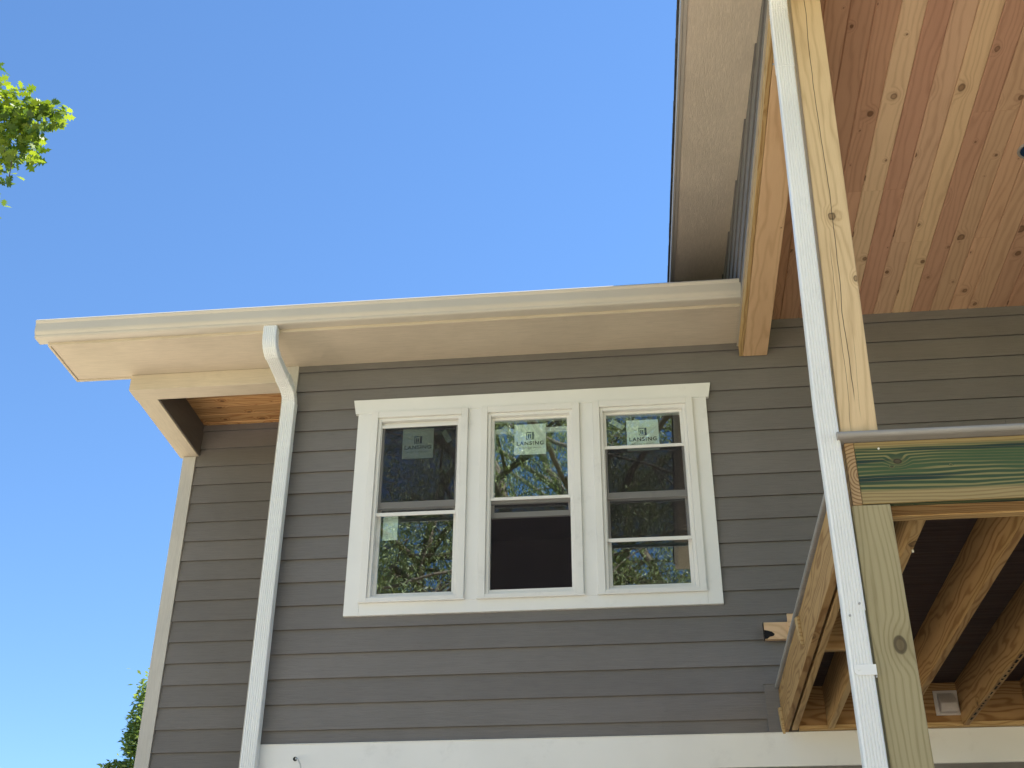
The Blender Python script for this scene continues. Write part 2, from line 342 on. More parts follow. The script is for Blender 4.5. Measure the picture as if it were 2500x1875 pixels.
# ------------------------------------------------------------------ house
house = thing('house', (-1, 10, G), 'grey lap sided house with white triple window and beige eaves', 'house')
EXP = .178; Z0 = 2.1824-EXP*2     # course butts
def lap_course(m, xa, xb, z, zt, y, tb=.018, tt=.004, clip=None):
    """one siding board facing -y; butt at z, top at zt"""
    m.prism([(y-tb, z), (y-tt, zt), (y+.001, zt), (y+.001, z)], 0, xa, xb)
def lap_wall(name, x0, x1, y, zb, zt, holes=(), parent=house, zref=2.1824, seams=()):
    m = Mesh(); k = math.floor((zb-zref)/EXP)
    while zref+k*EXP < zt:
        a, b = zref+k*EXP, zref+(k+1)*EXP; aa, bb = max(a, zb), min(b, zt)
        tn = (random.uniform(.93, 1.05),)*3
        if bb-aa > .004:
            def th(z): return .0215-(z-a)/EXP*.0175
            levels = sorted({aa, bb, *[h for H in holes for h in H[2:4] if aa < h < bb]})
            for l0, l1 in zip(levels, levels[1:]):
                spans = [(x0, x1)]
                for H in holes:
                    if H[2] <= l0+1e-6 and H[3] >= l1-1e-6:
                        ns = []
                        for s0, s1 in spans:
                            if H[1] <= s0 or H[0] >= s1: ns.append((s0, s1)); continue
                            if H[0] > s0: ns.append((s0, H[0]))
                            if H[1] < s1: ns.append((H[1], s1))
                        spans = ns
                for s0, s1 in spans:
                    cuts = [s0]+[c for (kk, c) in seams if kk == k and s0 < c < s1]+[s1]
                    for c0, c1 in zip(cuts, cuts[1:]):
                        m.prism([(y-th(l0), l0), (y-th(l1), l1), (y+.001, l1), (y+.001, l0+.005), (y-th(l0)+.005, l0+.004), (y-th(l0)+.003, l0)] if l1-l0 > .012 and l0 == a else [(y-th(l0), l0), (y-th(l1), l1), (y+.001, l1), (y+.001, l0)], 0, c0+(.0012 if c0 != s0 else 0), c1-(.0012 if c1 != s1 else 0), tint=tn)
        k += 1
    return m.build(name, 'siding', parent)
WIN = [-1.996, -1.146, -.294]; WW = .752; WB, WT = 3.068, 4.613
seams = [(-1, .1), (13, 3.1), (11, 2.7), (-6, 1.2)]
lap_wall('siding', -2.64, 11.5, WY, G+.2, 5.40, [(-2.09, .55, 2.98, 4.72), (-2.7, 11.7, 1.872, 2.083)], seams=seams)
lap_wall('siding', -3.86, -2.66, 9.3, G+.2, 5.26, zref=2.331+.02)
# structural wall behind the siding, round the window opening
m = Mesh()
m.box(-2.66, -2.06, WY+.002, WY+.12, G, 5.4); m.box(.53, 11.5, WY+.002, WY+.12, G, 5.4); m.box(-2.06, .53, WY+.002, WY+.12, G, 2.99); m.box(-2.06, .53, WY+.002, WY+.12, 4.70, 5.4)
m.box(-3.97, -2.66, 9.302, 9.42, G, 5.3); m.box(-2.735, -2.66, WY+.002, 12.5, G, 5.4); m.box(11.4, 11.5, WY+.12, 12.5, G, 5.4); m.box(-3.97, 11.5, 12.5, 12.6, G, 7.0); m.box(-3.97, -3.87, 9.42, 12.5, G, 5.3)
m.build('wall', 'siding', house)
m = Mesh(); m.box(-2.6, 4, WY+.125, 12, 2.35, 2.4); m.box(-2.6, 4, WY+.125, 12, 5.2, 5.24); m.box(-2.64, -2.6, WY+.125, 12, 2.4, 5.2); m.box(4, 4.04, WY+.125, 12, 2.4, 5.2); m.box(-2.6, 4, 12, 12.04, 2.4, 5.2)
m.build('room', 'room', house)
# trims
board('corner_board', 'beige_z', house, -2.742, -2.627, 8.095, WY+.0, G+.2, 5.09, 2)
board('corner_board', 'beige_z', house, -3.98, -3.862, 9.272, 9.30, G+.2, 4.945, 2)
m = Mesh(); m.box(-2.627, 11.5, 8.085, WY-.0005, 1.872, 2.083, 0); m.box(-2.627, 11.5, 8.078, WY, 2.083, 2.088, 0)
band = m.build('band_board', 'white', house, .002)
# boxed beam over the recess
m = Mesh(); m.box(-4.02, -2.7425, 8.095, 8.262, 4.947, 5.088, 0); m.build('recess_beam', 'beige', house, .003)
m = Mesh(); m.box(-4.015, -3.842, 8.263, 9.31, 4.949, 5.088, 1); m.build('recess_beam', 'beige_y', house, .003)
board('recess_lining', 'taupe', house, -3.8415, -3.833, 8.264, 9.30, 4.958, 5.262, 1, 0)
board('recess_lining', 'taupe', house, -4.01, -3.8425, 8.2, 9.31, 5.09, 5.30, 1, 0)
board('recess_lining', 'taupe', house, -3.833, -2.66, 8.24, 8.262, 5.09, 5.262, 0, 0)
m = Mesh()
for i in range(9):
    y0 = 8.262+i*.14; m.prism([(y0+.006, 5.262), (y0, 5.269), (y0, 5.285), (y0+.137, 5.285), (y0+.137, 5.269), (y0+.131, 5.262)], 0, -3.86, -2.66, tint=(random.uniform(.85, 1.1),)*3)
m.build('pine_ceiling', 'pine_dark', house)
# low eave: soffit, fascia, roof, gutter
m = Mesh(); m.box(-4.49, .845, 7.602, 8.135, 5.090, 5.10, 0); so_ = m.build('soffit', 'beige', house)
m = Mesh(); m.box(-4.50, -4.482, 7.60, 8.141, 5.082, 5.0895, 1); m.box(-4.482, -4.02, 8.118, 8.141, 5.082, 5.0895, 0); m.build('soffit_edge', 'beige_y', house)
m = Mesh(); m.box(-4.50, .845, 7.585, 7.60, 5.083, 5.25, 0); m.box(-4.505, -4.49, 7.60, 8.15, 5.0895, 5.25, 1); m.box(-4.49, -4.0, 8.142, 8.155, 5.0895, 5.25, 0); m.build('fascia', 'beige', house, .002)
m = Mesh(); s_ = .68
m.prism([(7.56, 5.252), (12.6, 5.252+s_*5.04), (12.6, 5.30+s_*5.04), (7.52, 5.29-.03+.004), ], 0, -4.0, .80); m.prism([(7.56, 5.2525), (8.15, 5.2525+s_*.59), (8.15, 5.30+s_*.59), (7.52, 5.262)], 0, -4.52, -4.0)
m.build('roof', 'shingle', house)
gp = [(7.602, 5.108), (7.515, 5.106), (7.503, 5.110), (7.497, 5.122), (7.500, 5.128), (7.497, 5.134), (7.488, 5.145), (7.482, 5.158), (7.480, 5.175), (7.477, 5.222), (7.470, 5.232), (7.4655, 5.239), (7.4650, 5.2455), (7.469, 5.2505), (7.478, 5.2600), (7.484, 5.2625), (7.484, 5.2575), (7.476, 5.255), (7.4735, 5.248), (7.4745, 5.239), (7.4815, 5.224), (7.4845, 5.176), (7.4865, 5.160), (7.492, 5.148), (7.5015, 5.135), (7.5045, 5.128), (7.5015, 5.1225), (7.506, 5.113), (7.602, 5.112)]
m = Mesh(); m.prism(gp, 0, -4.57, .846)
gut = m.build('gutter', 'gutter', house)
m = Mesh()
prof = gp[:15]+[(7.484, 5.2635), (7.602, 5.2635)]
m.prism(prof, 0, -4.574, -4.571); m.prism([(7.602, 5.105), (7.602, 5.259), (7.598, 5.259), (7.598, 5.105)], 0, -4.575, -4.571)
ec = m.build('end_cap', 'gutter', gut)

# ------------------------------------------------------------------ triple window
m = Mesh(); Yf = 8.083
m.box(-2.106, WIN[0]-.0005, Yf, WY-.0005, 2.975, 4.612, 2); m.box(WIN[2]+WW+.0005, .563, Yf, WY-.0005, 2.975, 4.612, 2)
for a in (0, 1): m.box(WIN[a]+WW+.0005, WIN[a+1]-.0005, Yf+.0015, WY-.0005, WB, WT, 2)
m.box(WIN[0], WIN[2]+WW, Yf+.0008, WY-.0005, 2.975, WB-.0005, 0)
m.prism([(-2.128, 4.6125), (.584, 4.6125), (.606, 4.735), (-2.15, 4.735)], 1, Yf-.004, WY-.0005)
m.build('window_trim', 'white', house, .002)
def text_into(mesh, body, cx, cz, y, width, mi, bold=.0):
    cu = bpy.data.curves.new('lettering', 'FONT'); cu.body = body; cu.size = 1.; cu.align_x = 'CENTER'; cu.space_character = 1.22; cu.offset = bold
    o = bpy.data.objects.new('lettering', cu); col.objects.link(o); bpy.context.view_layer.update()
    me = bpy.data.meshes.new_from_object(o); xs = [v.co.x for v in me.vertices]; zs = [v.co.y for v in me.vertices]
    w = max(xs)-min(xs); k = width/w; mx = (max(xs)+min(xs))/2; mz = min(zs)
    for p in me.polygons:
        mesh.face([((me.vertices[i].co.x-mx)*k+cx, y, (me.vertices[i].co.y-mz)*k+cz) for i in p.vertices], None, mi)
    bpy.data.objects.remove(o); bpy.data.curves.remove(cu); bpy.data.meshes.remove(me)
def frame(m, x0, x1, z0, z1, w, y0, y1, wb=None, wt=None):
    wb = wb or w; wt = wt or w
    m.box(x0, x0+w, y0, y1, z0, z1, 2); m.box(x1-w, x1, y0, y1, z0, z1, 2)
    m.box(x0+w, x1-w, y0+.0006, y1-.0006, z0, z0+wb, 0); m.box(x0+w, x1-w, y0+.0006, y1-.0006, z1-wt, z1, 0)
labels = ['left window with a half screen over its upper sash and a clear lower pane', 'middle window with raised lower sash and dark screen below', 'right window with half screen slid to mid height']
for i, x0 in enumerate(WIN):
    x1 = x0+WW
    m = Mesh()   # stepped casing
    frame(m, x0, x1, WB, WT, .052, 8.062, WY+.02, .030, .050)
    frame(m, x0+.0525, x1-.0525, WB+.0305, WT-.0505, .024, 8.082, WY+.09, .016, .026)
    m.box(x0-.006, x1+.006, 8.056, 8.075, WB-.006, WB+.006, 0)
    win = m.build('window', 'vinyl', house, .003); win['label'] = labels[i]
    ox0, ox1, oz0, oz1 = x0+.0765, x1-.0765, WB+.0465, WT-.0765
    # upper sash and pane
    m = Mesh(); frame(m, ox0, ox1, 3.815, oz1, .022, 8.120, 8.146, .052, .018); m.build('upper_sash', 'vinyl', win, .0015)
    m = Mesh(); m.box(ox0+.02, ox1-.02, 8.131, 8.135, 3.86, oz1-.016); m.build('pane', 'glass', win)
    dz = .60 if i == 1 else 0.
    zb = oz0+.002+dz
    m = Mesh(); frame(m, ox0, ox1, zb, min(zb+.74, oz1-.002), .026, 8.150, 8.176, .042, .04); m.build('lower_sash', 'vinyl', win, .0015)
    m = Mesh(); m.box(ox0+.024, ox1-.024, 8.161, 8.165, zb+.04, min(zb+.70, oz1-.03)); m.build('pane', 'glass', win)
    m = Mesh(); m.box(ox0, ox1, WY+.03, WY+.088, WB+.034, WB+.0462, 0); m.build('sill', 'vinyl', win)
    zs = (3.745, 3.112, 3.468)[i]; zt = zs+(.765, .745, .772)[i]
    m = Mesh(); frame(m, ox0-.004, ox1+.004, zs, zt, .011, 8.098, 8.110, .027, .024)
    for cx in (ox0-.004, ox1-.018): m.box(cx, cx+.022, 8.094, 8.112, zs+.002, zs+.024)
    m.build('screen_frame', 'vinyl', win, .0015)
    m = Mesh(); m.face([(ox0+.006, 8.104, zs+.02), (ox1-.006, 8.104, zs+.02), (ox1-.006, 8.104, zt-.02), (ox0+.006, 8.104, zt-.02)]); m.build('insect_screen', 'screen', win)
    # sticker on the inner side of the upper pane
    sx = (-1.628, -.770, .075)[i]*1.006; sz = (4.335, 4.325, 4.315)[i]*1.006; h = .120
    y = 8.1375; m = Mesh(); m.face([(sx-h, y, sz-h*1.08), (sx+h, y, sz-h*1.08), (sx+h, y, sz+h*1.08), (sx-h, y, sz+h*1.08)], mi=0)
    y -= .0008
    def q(a, b, c, d, mi, yy): m.face([(sx+a, yy, sz+c), (sx+b, yy, sz+c), (sx+b, yy, sz+d), (sx+a, yy, sz+d)], mi=mi)
    q(-.030, .030, -.002, .062, 1, y); q(-.024, .012, .002, .054, 0, y-.0004); q(-.018, -.008, .006, .044, 1, y-.0008); q(-.004, .006, .006, .044, 1, y-.0008); q(.010, .014, .002, .060, 0, y-.0004)
    text_into(m, 'LANSING', sx, sz-.050, y, .205, 2, .03); text_into(m, 'BUILDING PRODUCTS', sx, sz-.078, y, .165, 2)
    m.build('sticker', ['film', 'ink_blue', 'ink'], win)
    # strips of label tape
    tx, tz, ta = ((-1.418, 4.412, -62), (-.938, 4.432, -40), (-.112, 4.440, -34))[i]; ca, sa = math.cos(R(ta)), math.sin(R(ta)); L, w = .056, .021
    m = Mesh(); m.face([(tx+a*ca-b*sa, 8.137, tz+a*sa+b*ca) for a, b in ((-L, -w), (L, -w), (L, w), (-L, w))]); m.build('tape', 'tape', win)
    if i == 0: m = Mesh(); m.face([(-1.875, 8.1675, 3.58), (-1.765, 8.1675, 3.58), (-1.765, 8.1675, 3.80), (-1.875, 8.1675, 3.80)]); m.build('paper_label', 'film', win)

# ------------------------------------------------------------------ left downspout
def ribbed(w, d, ribs=5, amp=.0042):
    """rectangular pipe section, u across, v in depth; front is -v"""
    pts = []; r = .008
    for k in range(ribs+1):
        u = -w*.36+w*.72*k/ribs; g = .0026 if w < .095 else .0042
        pts += [(u-g, -d/2), (u-g*.3, -d/2+amp), (u+g*.3, -d/2+amp), (u+g, -d/2)]
    pts = [(-w/2+r, -d/2)]+pts+[(w/2-r, -d/2)]
    pts += [(w/2-.003, -d/2+.003), (w/2, -d/2+r)]
    for k in range(7): pts.append((w/2-(.0018 if k % 2 else 0), -d/2+r+(d-2*r)*k/6))
    pts += [(w/2-.003, d/2-.003), (w/2-r, d/2), (-w/2+r, d/2), (-w/2+.003, d/2-.003), (-w/2, d/2-r), (-w/2, -d/2+r), (-w/2+.003, -d/2+.003)]
    return pts
dl = thing('downspout', (-2.652, 8.04, G), 'white ribbed downspout running down the corner left of the triple window', 'downspout')
PR = ribbed(.104, .076)
m = Mesh(); m.sweep(PR, [(-2.648, 8.035, G+.25), (-2.652, 8.035, 3.0), (-2.650, 8.035, 4.66)]); m.build('pipe', 'pipe', dl)
m = Mesh(); pth = []
for t_ in range(9):
    a = R(-90+0+ t_*9.2); pass
P0 = [(-2.700, 7.552, 5.112), (-2.700, 7.552, 5.02), (-2.698, 7.556, 4.975), (-2.695, 7.568, 4.94), (-2.691, 7.590, 4.912), (-2.686, 7.620, 4.893)]
P0 = [tuple(Vector(P0[i]).lerp(Vector(P0[i+1]), j/3)) for i in range(5) for j in range(3)]+[P0[-1]]; P0.reverse()
m.sweep(ribbed(.108, .080), P0, scale=[1.0-(.03 if j % 2 else 0) for j in range(len(P0))]); m.build('upper_elbow', 'pipe', dl)
m = Mesh(); m.sweep(ribbed(.100, .072), [(-2.668, 7.85, 4.838), (-2.687, 7.612, 4.897)]); m.build('connector', 'pipe', dl)
m = Mesh()
base = [(-2.668, 7.84, 4.841), (-2.661, 7.915, 4.822), (-2.656, 7.965, 4.800), (-2.653, 8.000, 4.772), (-2.651, 8.022, 4.738), (-2.650, 8.033, 4.70), (-2.650, 8.035, 4.635)]
fp = []; sc_ = []
for i in range(len(base)-1):
    a, b = Vector(base[i]), Vector(base[i+1]); nn = 6
    for j in range(nn): fp.append(tuple(a.lerp(b, j/nn))); sc_.append(1.0-(.07 if (1 <= i <= 4 and j % 2 == 0) else 0))
fp.append(base[-1]); sc_.append(1.); fp.reverse(); sc_.reverse()
m.sweep(ribbed(.107, .079), fp, scale=sc_); m.build('lower_elbow', 'pipe', dl)
m = Mesh(); m.sweep(ribbed(.1075, .0795), [(-2.651, 8.035, 4.30), (-2.651, 8.035, 4.36)]); m.build('seam_sleeve', 'pipe', dl)

# ------------------------------------------------------------------ cable poking out of the band board
cb_ = thing('cable', (-2.355, 8.08, 1.95), 'thin grey cable poking out of a hole in the white band board', 'cable')
m = Mesh(); m.tube([(-2.355, 8.079, 1.987), (-2.355, 8.0835, 1.987)], .014, .014, 16); m.build('hole', 'black', cb_)  # solid black disc, painted for the darkness inside the hole
m = Mesh(); m.tube([(-2.352, 8.083, 1.983), (-2.342, 8.055, 1.985), (-2.322, 8.035, 1.972), (-2.300, 8.030, 1.935), (-2.290, 8.035, 1.88), (-2.288, 8.05, 1.80), (-2.292, 8.06, 1.70)], .005, .005, 8); m.build('wire', 'cable', cb_)

# ------------------------------------------------------------------ porch roof
pr = thing('porch_roof', (3., 6.5, 2.44), 'high porch roof with knotty pine ceiling and overhanging beige soffit', 'porch roof')
tints = [(.98, .85, .78), (.92, .80, .74), (.95, .84, .78), (.93, .8, .74), (.95, .82, .76), (1.16, 1.22, 1.12), (.88, .74, .72), (1., .97, .92), (1.17, 1.22, 1.08), (.86, .74, .71), (1., .96, .88), (1.02, .94, .86), (1.04, .98, .9), (.88, .78, .74), (.84, .72, .68), (.98, .92, .86)]
m = Mesh()
for k in range(73):
    x0 = 1.045+.1425*k; i = k
    tn = tints[(k+1) % 16] if k < 15 else random.choice(tints)
    # a plank changes board where two lengths butt together
    cut = random.choice((5.3, 5.9, 6.6, 7.2, 99))
    for (ya, yb) in ((3.6, min(cut, 8.12)-.0006), (cut+.0006, 8.12)):
        if yb-ya < .05: continue
        jit = random.uniform(.93, 1.07)
        m.prism([(x0+.006, 5.29), (x0, 5.297), (x0, 5.305), (x0+.1417, 5.305), (x0+.1417, 5.297), (x0+.1357, 5.29)], 1, ya, yb, tint=tuple(min(1.4, c*jit) for c in tn))
m.build('pine_ceiling', 'pine', pr)
m = Mesh(); m.box(.877, 1.057, 4.757, 8.10, 4.963, 5.289, 1); m.build('beam', 'beam', pr, .004)
m = Mesh(); m.box(.847, .8745, 4.757, 8.10, 4.965, 5.10, 1); m.build('beam_face_board', 'lumber_lt', pr, .003)
m = Mesh(); m.box(.85, 11.5, 4.45, 4.60, 5.14, 5.289, 0); m.build('front_beam', 'beam', pr, .004)
zsof = lambda y: 5.408+.2235*(y-5.29)
# side siding above the beam, cut by the sloping soffit
m = Mesh(); xs = .852; butts = [5.068, 5.222, 5.410, 5.600, 5.790, 5.981, 6.17, 6.36, 6.55]
for a, b in zip(butts, butts[1:]):
    for yc, yd in ((3.9, 12.5),):
        ylo = max(yc, 5.29+(a-5.408)/.2235); yl2 = max(yc, 5.29+(b-5.408)/.2235)
        xa, xb_ = xs-.015, xs-.004
        v = lambda x, y, z: (x, y, z)
        m.face([v(xa, ylo, a), v(xa, yd, a), v(xb_, yd, b), v(xb_, yl2, b)]); m.face([v(xa, ylo, a), v(xs, ylo, a), v(xs, yd, a), v(xa, yd, a)])
        m.face([v(xa, ylo, a), v(xb_, yl2, b), v(xs, yl2, b), v(xs, ylo, a)])
m.build('side_siding', 'siding_y', pr)
m = Mesh()
m.prism([(3.9, 5.10), (12.5, 5.10), (12.5, zsof(12.5)), (3.9, zsof(3.9))], 0, .8535, .872); m.build('side_wall', 'taupe', pr)
m = Mesh(); m.box(.834, .8525, 3.9, 8.1, 5.058, 5.066); m.build('flashing', 'drip', pr)
# rake soffit, edge trim, shingles
m = Mesh(); m.prism([(3.7, zsof(3.7)), (12.7, zsof(12.7)), (12.7, zsof(12.7)+.012), (3.7, zsof(3.7)+.012)], 0, .405, .852); m.build('rake_soffit', 'soffit_grain', pr)
m = Mesh(); m.prism([(3.7, zsof(3.7)-.008), (12.7, zsof(12.7)-.008), (12.7, zsof(12.7)+.10), (3.7, zsof(3.7)+.10)], 0, .392, .4045)
m.prism([(3.7, zsof(3.7)-.004), (12.7, zsof(12.7)-.004), (12.7, zsof(12.7)-.0005), (3.7, zsof(3.7)-.0005)], 0, .4055, .430); m.build('rake_trim', 'drip', pr)
m = Mesh(); y_ = 3.66
while y_ < 12.6:
    z_ = zsof(y_); e = random.uniform(-.001, .002)
    m.prism([(y_, z_+.085), (y_+.24, z_+.085+.2235*.24), (y_+.24, z_+.112+.2235*.24), (y_, z_+.125)], 0,   .380-e, 11.8); y_ += .14
m.build('shingles', 'shingle', pr)
# recessed light in the ceiling
rl = thing('recessed_light', (2.60, 6.29, 5.285), 'recessed light with navy shade in the pine ceiling at the right edge', 'ceiling light')
m = Mesh(); rg = []
for k in range(32):
    a = 2*math.pi*k/32; b = 2*math.pi*(k+1)/32; c0 = (2.635, 6.285)
    for (r0, z0, r1, z1) in ((.088, 5.289, .080, 5.281), (.080, 5.281, .070, 5.283)):
        m.face([(c0[0]+r0*math.cos(a), c0[1]+r0*math.sin(a), z0), (c0[0]+r0*math.cos(b), c0[1]+r0*math.sin(b), z0), (c0[0]+r1*math.cos(b), c0[1]+r1*math.sin(b), z1), (c0[0]+r1*math.cos(a), c0[1]+r1*math.sin(a), z1)])
m.build('rim', 'grey_plastic', rl)
m = Mesh(); m.face([(2.635+.0695*math.cos(2*math.pi*k/32), 6.285+.0695*math.sin(2*math.pi*k/32), 5.284) for k in range(32)]); m.build('lens', 'blue_plastic', rl)

# ------------------------------------------------------------------ deck
dk = thing('deck', (3., 6.3, G), 'raised timber deck with green stained rim board and dark decking', 'deck')
m = Mesh(); y_ = 4.60
while y_ < 8.05:
    m.box(.875, 11.5, y_, min(y_+.136, 8.08), 2.378, 2.401, 0); y_ += .140
m.build('decking', 'deck', dk)
def nose(axis, a0, a1, p, z0=2.371, r=.017, side=-1):
    m = Mesh(); pr_ = []
    for k in range(9):
        a = math.pi/2+math.pi*k/8; pr_.append((p+r*math.cos(a)*1.2, z0+r+r*math.sin(a)))
    pr_ += [(p+.05, z0), (p+.05, z0+2*r)]
    m.prism(pr_, axis, a0, a1); return m
m = nose(0, .838, 11.5, 4.562, 2.374, .0145); m.build('edge_trim', 'edge_trim', dk)
m = nose(1, 4.60, 8.08, .858, 2.376, .0105); m.build('edge_trim', 'edge_trim', dk)
m = Mesh(); m.box(.908, 11.5, 4.60, 4.640, 2.093, 2.371, 0); rim = m.build('rim_board', 'green', dk, .003); rim['label'] = 'green stained front rim board'
board('inner_rim_board', 'lumber', dk, .968, 11.5, 4.6405, 4.734, 2.094, 2.374, 0)
board('inner_rim_board', 'lumber_lt', dk, .968, 11.5, 4.7345, 4.782, 2.090, 2.374, 0)
board('side_rim_board', 'lumber', dk, .870, .9065, 4.602, 8.10, 2.090, 2.371, 1)
m = Mesh(); m.face([(.870, 4.6012, 2.091), (.9063, 4.6012, 2.091), (.9063, 4.6012, 2.370), (.870, 4.6012, 2.370)], [(.003, .0), (.039, .0), (.039, .28), (.003, .28)]); m.box(.8705, .906, 4.6014, 4.6018, 2.0915, 2.3695); m.build('board_end', 'end', dk)
board('side_rim_board', 'lumber_lt', dk, .922, .960, 4.642, 8.06, 2.092, 2.372, 1)
for k, xj in enumerate([1.150, 1.586, 1.993, 2.40, 2.81, 3.21, 3.62, 4.03, 4.43, 4.84, 5.25, 5.65, 6.06, 6.47, 6.88, 7.28, 7.69, 8.1, 8.5, 8.91, 9.32, 9.72, 10.1, 10.5, 10.9, 11.3]):
    mm = Mesh(); mm.box(xj, xj+.039, 4.783, 8.058, 2.092, 2.377, 1)
    if k == 2:      # lumber stamp printed along the joist's lower edge
        yy_ = 6.0
        while yy_ < 7.9:
            L_ = random.uniform(.02, .07); a_ = xj+random.uniform(.010, .016); b_ = a_+random.uniform(.008, .016)
            mm.face([(a_, yy_, 2.0912), (b_, yy_+.004, 2.0912), (b_-.001, yy_+L_, 2.0912), (a_+.001, yy_+L_-.003, 2.0912)], mi=1); yy_ += L_+random.uniform(.012, .05)
    mm.build('joist', ['lumber_lt' if k in (0,) else 'lumber', 'tar'], dk, .003)
board('blocking', 'lumber_lt', dk, .9605, 1.1495, 6.62, 6.658, 2.15, 2.374, 0)
board('blocking', 'lumber_lt', dk, 1.1895, 1.5855, 7.2, 7.238, 2.12, 2.374, 0)
board('ledger', 'lumber', dk, .97, 11.5, 8.060, 8.085, 2.122, 2.377, 0)
board('ledger_strip', 'lumber_lt', dk, .97, 11.5, 8.040, 8.0835, 2.090, 2.119, 0)
# split bracket blocks nailed on the side rim
for yb, zb in ((6.62, 2.30), (8.0, 2.18)):
    m = Mesh(); m.prism([(yb-.06, zb-.14), (yb+.03, zb-.07), (yb+.10, zb+.07), (yb+.01, zb+.05)], 0, .852, .8695); m.build('cleat', 'lumber_lt', dk, .002)
# pale fasteners left in the rim
m = Mesh()
for a_, b_ in ((1.005, 2.338),): m.tube([(a_, 4.5975, b_), (a_, 4.602, b_)], .0045, .0045, 8)
m.build('fastener', 'paper', dk)
m = Mesh(); m.tube([(1.162, 4.78, 2.088), (1.20, 5.2, 2.088)][:1]+[(1.162, 4.80, 2.088)], .001, .001, 4) if False else m.tube([(1.187, 5.10, 2.080), (1.187, 5.10, 2.092)], .005, .005, 8); m.build('fastener', 'paper', dk)
# posts
lp = thing('deck_post', (.94, 4.68, G), 'greenish treated post below the deck rim with a large knot', 'post', 'square timber posts of the porch')
m = Mesh(); m.box(.863, 1.016, 4.602, 4.755, G+.05, 2.0895, 2); m.build('shaft', 'wet_post', lp, .005)
m = Mesh(); m.box(.85, 1.03, 4.59, 4.77, G, G+.05); m.build('footing_plate', 'steel', lp)
up_ = thing('porch_post', (.94, 4.68, 2.41), 'dry yellow pine post above the deck with long drying cracks', 'post', 'square timber posts of the porch')
lean = lambda w: (w[0]+(w[2]-2.405)*.0292, w[1], w[2])
m = Mesh(); m.box(.863, 1.015, 4.602, 4.755, 2.405, 5.288, 2, shift=lean); m.build('shaft', 'post', up_, .005)

# ------------------------------------------------------------------ right downspout
dr = thing('downspout', (.81, 4.6, G), 'white ribbed downspout strapped beside the timber porch posts', 'downspout')
RP = ribbed(.085, .070, 5, .0034)
def px(z): return .8105+max(0, z-2.55)*.0252
m = Mesh(); m.sweep(ribbed(.083, .068, 5, .0034), [(.8085, 4.61, G+.25), (.8085, 4.61, 1.655)]); m.build('pipe', 'pipe', dr)
m = Mesh(); m.sweep(RP, [(.8105, 4.61, 1.640), (.8105, 4.61, 2.4), (.8105, 4.61, 2.55), (px(4.53), 4.61, 4.53)]); m.build('pipe', 'pipe', dr)
m = Mesh(); base = [(px(4.50), 4.61, 4.50), (px(4.86), 4.61, 4.86), (px(4.90), 4.606, 4.91), (px(4.94), 4.59, 4.96), (px(4.98), 4.56, 5.005), (px(5.0), 4.51, 5.045), (px(5.05), 4.44, 5.075)]
fp = []; sc_ = []
for i in range(len(base)-1):
    a, b = Vector(base[i]), Vector(base[i+1]); nn = 6
    for j in range(nn): fp.append(tuple(a.lerp(b, j/nn))); sc_.append(1.0-(.035 if (i >= 1 and j % 2 == 0) else 0))
fp.append(base[-1]); sc_.append(1.)
m.sweep(ribbed(.089, .074, 5), fp, scale=sc_); m.build('elbow', 'pipe', dr)
m = Mesh(); m.sweep(ribbed(.085, .07, 5), [(px(5.05), 4.44, 5.075), (px(5.1), 3.85, 5.19)]); m.build('pipe', 'pipe', dr)
m = Mesh(); z0, z1, yf = 1.385, 1.425, 4.5715
sp = []
for k in range(9):
    a = math.pi/2+math.pi*k/8; sp.append((.792+.016*math.cos(a), (z0+z1)/2+.02*math.sin(a)))
m.prism(sp+[(.856, z0), (.856, z1)], 1, yf, yf+.0025); m.box(.856, .8585, yf, 4.61, z0, z1); m.box(.856, .866, 4.605, 4.61, z0, z1)
m.tube([(.795, yf-.002, 1.406), (.795, yf, 1.406)], .005, .006, 10)
m.build('strap', 'pipe', dr)
for sx_, sz_ in ((.790, 1.618), (.832, 1.665), (.800, 4.515)):
    m = Mesh(); yy = 4.573; m.tube([(sx_, yy-.003, sz_), (sx_, yy+.004, sz_)], .004, .005, 8); m.build('rivet', 'steel', dr)

# ------------------------------------------------------------------ small things
vh = thing('vent_hood', (1.92, 8.06, 2.16), 'small white vent hood on the ledger between two joists', 'vent')
m = Mesh(); m.box(1.843, 1.995, 8.050, 8.059, 2.163, 2.322); 
for a, b in ((1.852, 2.175), (1.985, 2.175), (1.852, 2.312), (1.985, 2.312)): m.tube([(a, 8.046, b), (a, 8.052, b)], .004, .004, 8)
m.build('flange', 'box_white', vh, .003)
m = Mesh(); m.prism([(8.050, 2.305), (8.050, 2.172), (7.985, 2.172), (7.985, 2.225)], 0, 1.866, 1.972); m.build('hood', 'box_white', vh, .004)
mb = thing('mounting_board', (.9, 8.08, 2.7), 'short pine board with torn black paper on the wall left of the deck', 'board')
m = Mesh(); m.box(.812, 1.6, 8.05, 8.088, 2.700, 2.818, 0); m.box(.972, 1.6, 8.03, 8.0495, 2.74, 2.868, 0); m.build('plank', 'beam', mb, .002)
m = Mesh(); m.prism([(.8125, 2.702), (.8125, 2.765), (.835, 2.760), (.862, 2.752), (.880, 2.735), (.872, 2.722), (.845, 2.716), (.83, 2.704)], 1, 8.0478, 8.0496)
m.box(.809, .8118, 8.048, 8.088, 2.698, 2.82); m.build('black_paper', 'tar', mb)
m = Mesh(); m.box(.78, .8695, 8.088, 8.1025, 2.089, 2.405, 2); m.box(.775, .8695, 8.078, 8.1, 2.405, 2.411); m.build('siding_patch', 'siding', house, .001)

